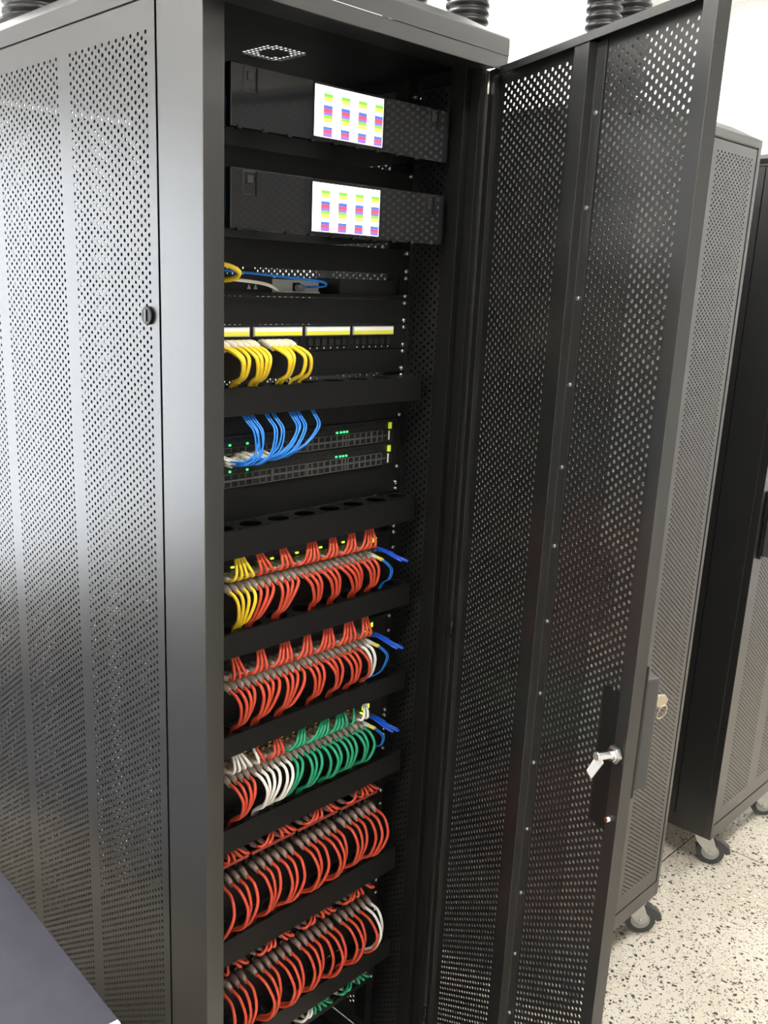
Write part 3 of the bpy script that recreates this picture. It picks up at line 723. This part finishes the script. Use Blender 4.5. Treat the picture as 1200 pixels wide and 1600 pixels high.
# --- fibre switches and blue fibres
def fibre_switch(k, label):
    z0, z1 = zk(k+1)+.0004, zk(k)-.0004; zc = (z0+z1)/2
    t = thing('fibre_switch', label, 'network switch', (.3, .0885, z0), 'fibre switches')
    MB().box(.08, .52, .0885, .40, z0, z1).build('chassis', DEVICE, t, bevel=.001)
    for a, b in ((EX0, .08), (.52, EX1)): MB().box(a, b, YF-.0008, YF+.0015, z0, z1).build('ear', PANEL, t, bevel=.0005)
    MB().box(.519, .5205, .080, .0885, z0, z1).build('end_flange', PANEL, t)
    pm = None
    for i in range(26):
        x = .095+.0153*i
        for zz in (zc-.0025, zc-.0145):
            if pm is None:
                o = MB().box(-.0070, .0070, 0, .003, -.0052, -.0045).box(-.0070, .0070, 0, .003, .0045, .0052).box(-.0070, -.0064, 0, .003, -.0045, .0045).box(.0064, .0070, 0, .003, -.0045, .0045).box(-.0064, .0064, .002, .003, -.0045, .0045, 1).build('port', [CAGE, HOLE], t, local=True); pm = o.data
            else: o = link('port', pm, t)
            o.location = (x-.3, -.0032, zz-z0)
    MB().box(.088, .498, .0865, .0885, zc-.0095, zc-.0075).build('divider_strip', CAGE, t)
    for xa in (.205, .290, .385):
        MB().box(xa, xa+.0012, .084, .0885, zc-.020, zc+.003).build('divider_strip', CAGE, t)
    vg = MB()
    for i in range(54): vg.box(.09+.0075*i, .095+.0075*i, .0875, .0885, z1-.010, z1-.0045)
    vg.build('vent_grille', HOLE, t)['kind'] = 'stuff'
    for xx in (.362, .372, .380, .388): MB().box(xx, xx+.0035, .0868, .0885, z1-.0165, z1-.0135).build('indicator', GREEN_LED, t)
    for xx in (.10, .115, .152): MB().box(xx, xx+.0035, .0868, .0885, z1-.0165, z1-.0135).build('indicator', GREEN_LED, t)
    MB().box(.502, .508, .084, .0885, z1-.018, z1-.006).build('lime_tag', LIMETAG, t, bevel=.0005)
    MB().box(.5035, .506, .0868, .0885, z0+.004, z1-.022).build('serial_label', LABELW, t)
    return zc
zf1 = fibre_switch(6, 'upper of two black fibre switches, rows of small ports and green lights')
zf2 = fibre_switch(7, 'lower of two black fibre switches, rows of empty small ports')
nb = 0
bund = [(.123, [.090, .100, .088]), (.136, [.103, .098]), (.167, [.114, .121]), (.182, [.128, .136]), (.222, [.142, .149, .135]), (.236, [.156, .162]), (.270, [.168, .177])]
for cx, plugs in bund:
    for i, x in enumerate(plugs):
        zz = zf1-.0145+random.uniform(-.004, .006); xe = cx+(i-(len(plugs)-1)/2)*.005
        sw = random.uniform(0, .01)
        P = [(x, .052, zz-.001), (x+.014, .034-sw*.5, zz-.005+sw), (x+.35*(xe-x)+.02, .026, zz+.016), (x+.85*(xe-x)+.010, .034, Z+1.395), (xe+.002, .052, Z+1.414), (xe-.003, .066, Z+1.436)]
        cable_thing('fibre_cable', f'blue fibre cable, {ORD[nb]} from the left of those dropping from the trough', 'blue fibre cables', BLU, P, .0016,
            [([(x, .0885, zz), (x, .074, zz)], .0050, BOOTW, 'plug'), ([(x, .075, zz), (x+.001, .050, zz-.002)], [.0042, .0022], LABELW, 'boot')], n=6, per=6)
        nb += 1

# --- blue pull tabs and fibre jumpers at the right of the three switches
for k, nm in ((11, 'topmost red-cabled switch'), (15, 'second red-cabled switch'), (19, 'green-cabled switch')):
    zc = (zk(k)+zk(k+1))/2; zt = zc-.004
    for j in range(2):
        xx = .463+.013*j; zz = zt-.004*j
        t = thing('transceiver', f'{"left" if j == 0 else "right"} blue transceiver with a loop pull tab on the {nm}', 'transceiver', (xx, .0855, zz), 'blue pull-tab transceivers')
        MB().box(xx-.0045, xx+.0045, .070, .0855, zz-.004, zz+.004).build('body', STEEL, t, bevel=.0008)
        P = [(xx-.003, .074, zz+.003), (xx-.0035, .045, zz+.001), (xx-.004+.002*j, .020, zz-.004), (xx+.001+.004*j, .006, zz-.009), (xx+.007+.004*j, .012, zz-.009), (xx+.004, .030, zz-.004), (xx+.003, .050, zz+.001), (xx+.003, .074, zz+.003)]
        MB().tube(spline(P, 5), .0019, 6).build('pull_tab', DBLU, t)
        MB().box(xx-.0035, xx+.0035, .038, .072, zz+.0005, zz+.0025).build('tab_web', DBLU, t, bevel=.0005)
    x = .432; zz = zc-.010
    t = thing('fibre_jumper', f'duplex fibre jumper with white boots and yellow sleeve on the {nm}', 'cable', (x, .085, zz), 'duplex fibre jumpers')
    end = [(.475, .060, zz-.062), (.468, .064, zz-.075)] if k != 15 else [(.470, .055, zz-.072), (.440, .06, zz-.078)]
    for j in range(2):
        dx = .005*j
        P = spline([(x+dx+.004, .080, zz), (x+dx+.014, .058, zz-.004), (x+dx+.026, .045, zz-.012), (x+dx+.038, .036, zz-.028), (x+dx+.038, .040, zz-.048)]+[(a+dx, b, c) for a, b, c in end], 6)
        MB().tube(P[:8], [.0042]*5+[.0036, .003, .0026], 6).build('boot', LABELW, t)
        MB().tube(P[7:12], .0026, 6).build('sleeve', mat('yellow sleeve', (.75, .6, .08), .4), t)
        MB().tube(P[11:], .0013, 6).build('fibre', BLU, t)

# ------------------------------------------------------------------ conduits above the racks
def conduit(x, y, r, z0, label):
    t = thing('corrugated_conduit', label, 'conduit', (x, y, z0), 'corrugated cable conduits')
    prof = [(r+.004, z0), (r+.004, z0+.02)]
    z = z0+.02; k = 0
    while z < H-.01:
        prof += [(r-.007, z+.002), (r-.007, z+.007), (r, z+.010), (r, z+.017)]; z += .019
    n = 24; v = []; f = []
    for rr, zz in prof:
        for i in range(n):
            a = 2*math.pi*i/n; v.append((x+rr*math.cos(a), y+rr*math.sin(a), zz))
    for j in range(len(prof)-1):
        for i in range(n): f.append((j*n+i, j*n+(i+1) % n, (j+1)*n+(i+1) % n, (j+1)*n+i))
    MB().add(v, f, 0, True).build('hose', CONDUIT, t)
    MB().cyl((x, y, z0), (x, y, z0+.012), r+.012, 24).build('collar', PANEL, t, bevel=.002)
ztop = Z+2.0535
conduit(.125, .70, .060, Z+2.077, 'black corrugated conduit rising from the back of the open rack')
conduit(1.215, .53, .055, ztop, 'black corrugated conduit seen between the open rack top and its door')
conduit(1.235, .76, .060, ztop, 'black corrugated conduit mostly hidden behind the open rack top')
conduit(1.335, .215, .042, ztop, 'black corrugated conduit above the middle of the open door top edge')
conduit(1.545, .26, .045, ztop, 'black corrugated conduit just right of the one above the door')

# ------------------------------------------------------------------ desk at the lower left
ang = -math.atan2(.037, .52)
t = thing('desk', 'dark slate desk top corner at the lower left beside the rack', 'desk', (-.164, .022, .03), None, ang)
MB().box(-1.25, 0, .001, 1.5, .722, .75).build('desk_top', DESKM, t, local=True, bevel=.002)
MB().box(-1.25, -.001, -.010, .001, .722, .7505).build('front_edging', WHITEEDGE, t, local=True, bevel=.0008)
for a in (-1.2, -.05):
    for b in (.05, 1.45): MB().box(a-.02, a+.02, b-.02, b+.02, -.03, .722).build('leg', DARKLEG, t, local=True, bevel=.003)
MB().box(-1.18, -.07, .04, .06, .66, .722).box(-1.18, -.07, 1.44, 1.46, .66, .722).build('apron', DARKLEG, t, local=True)
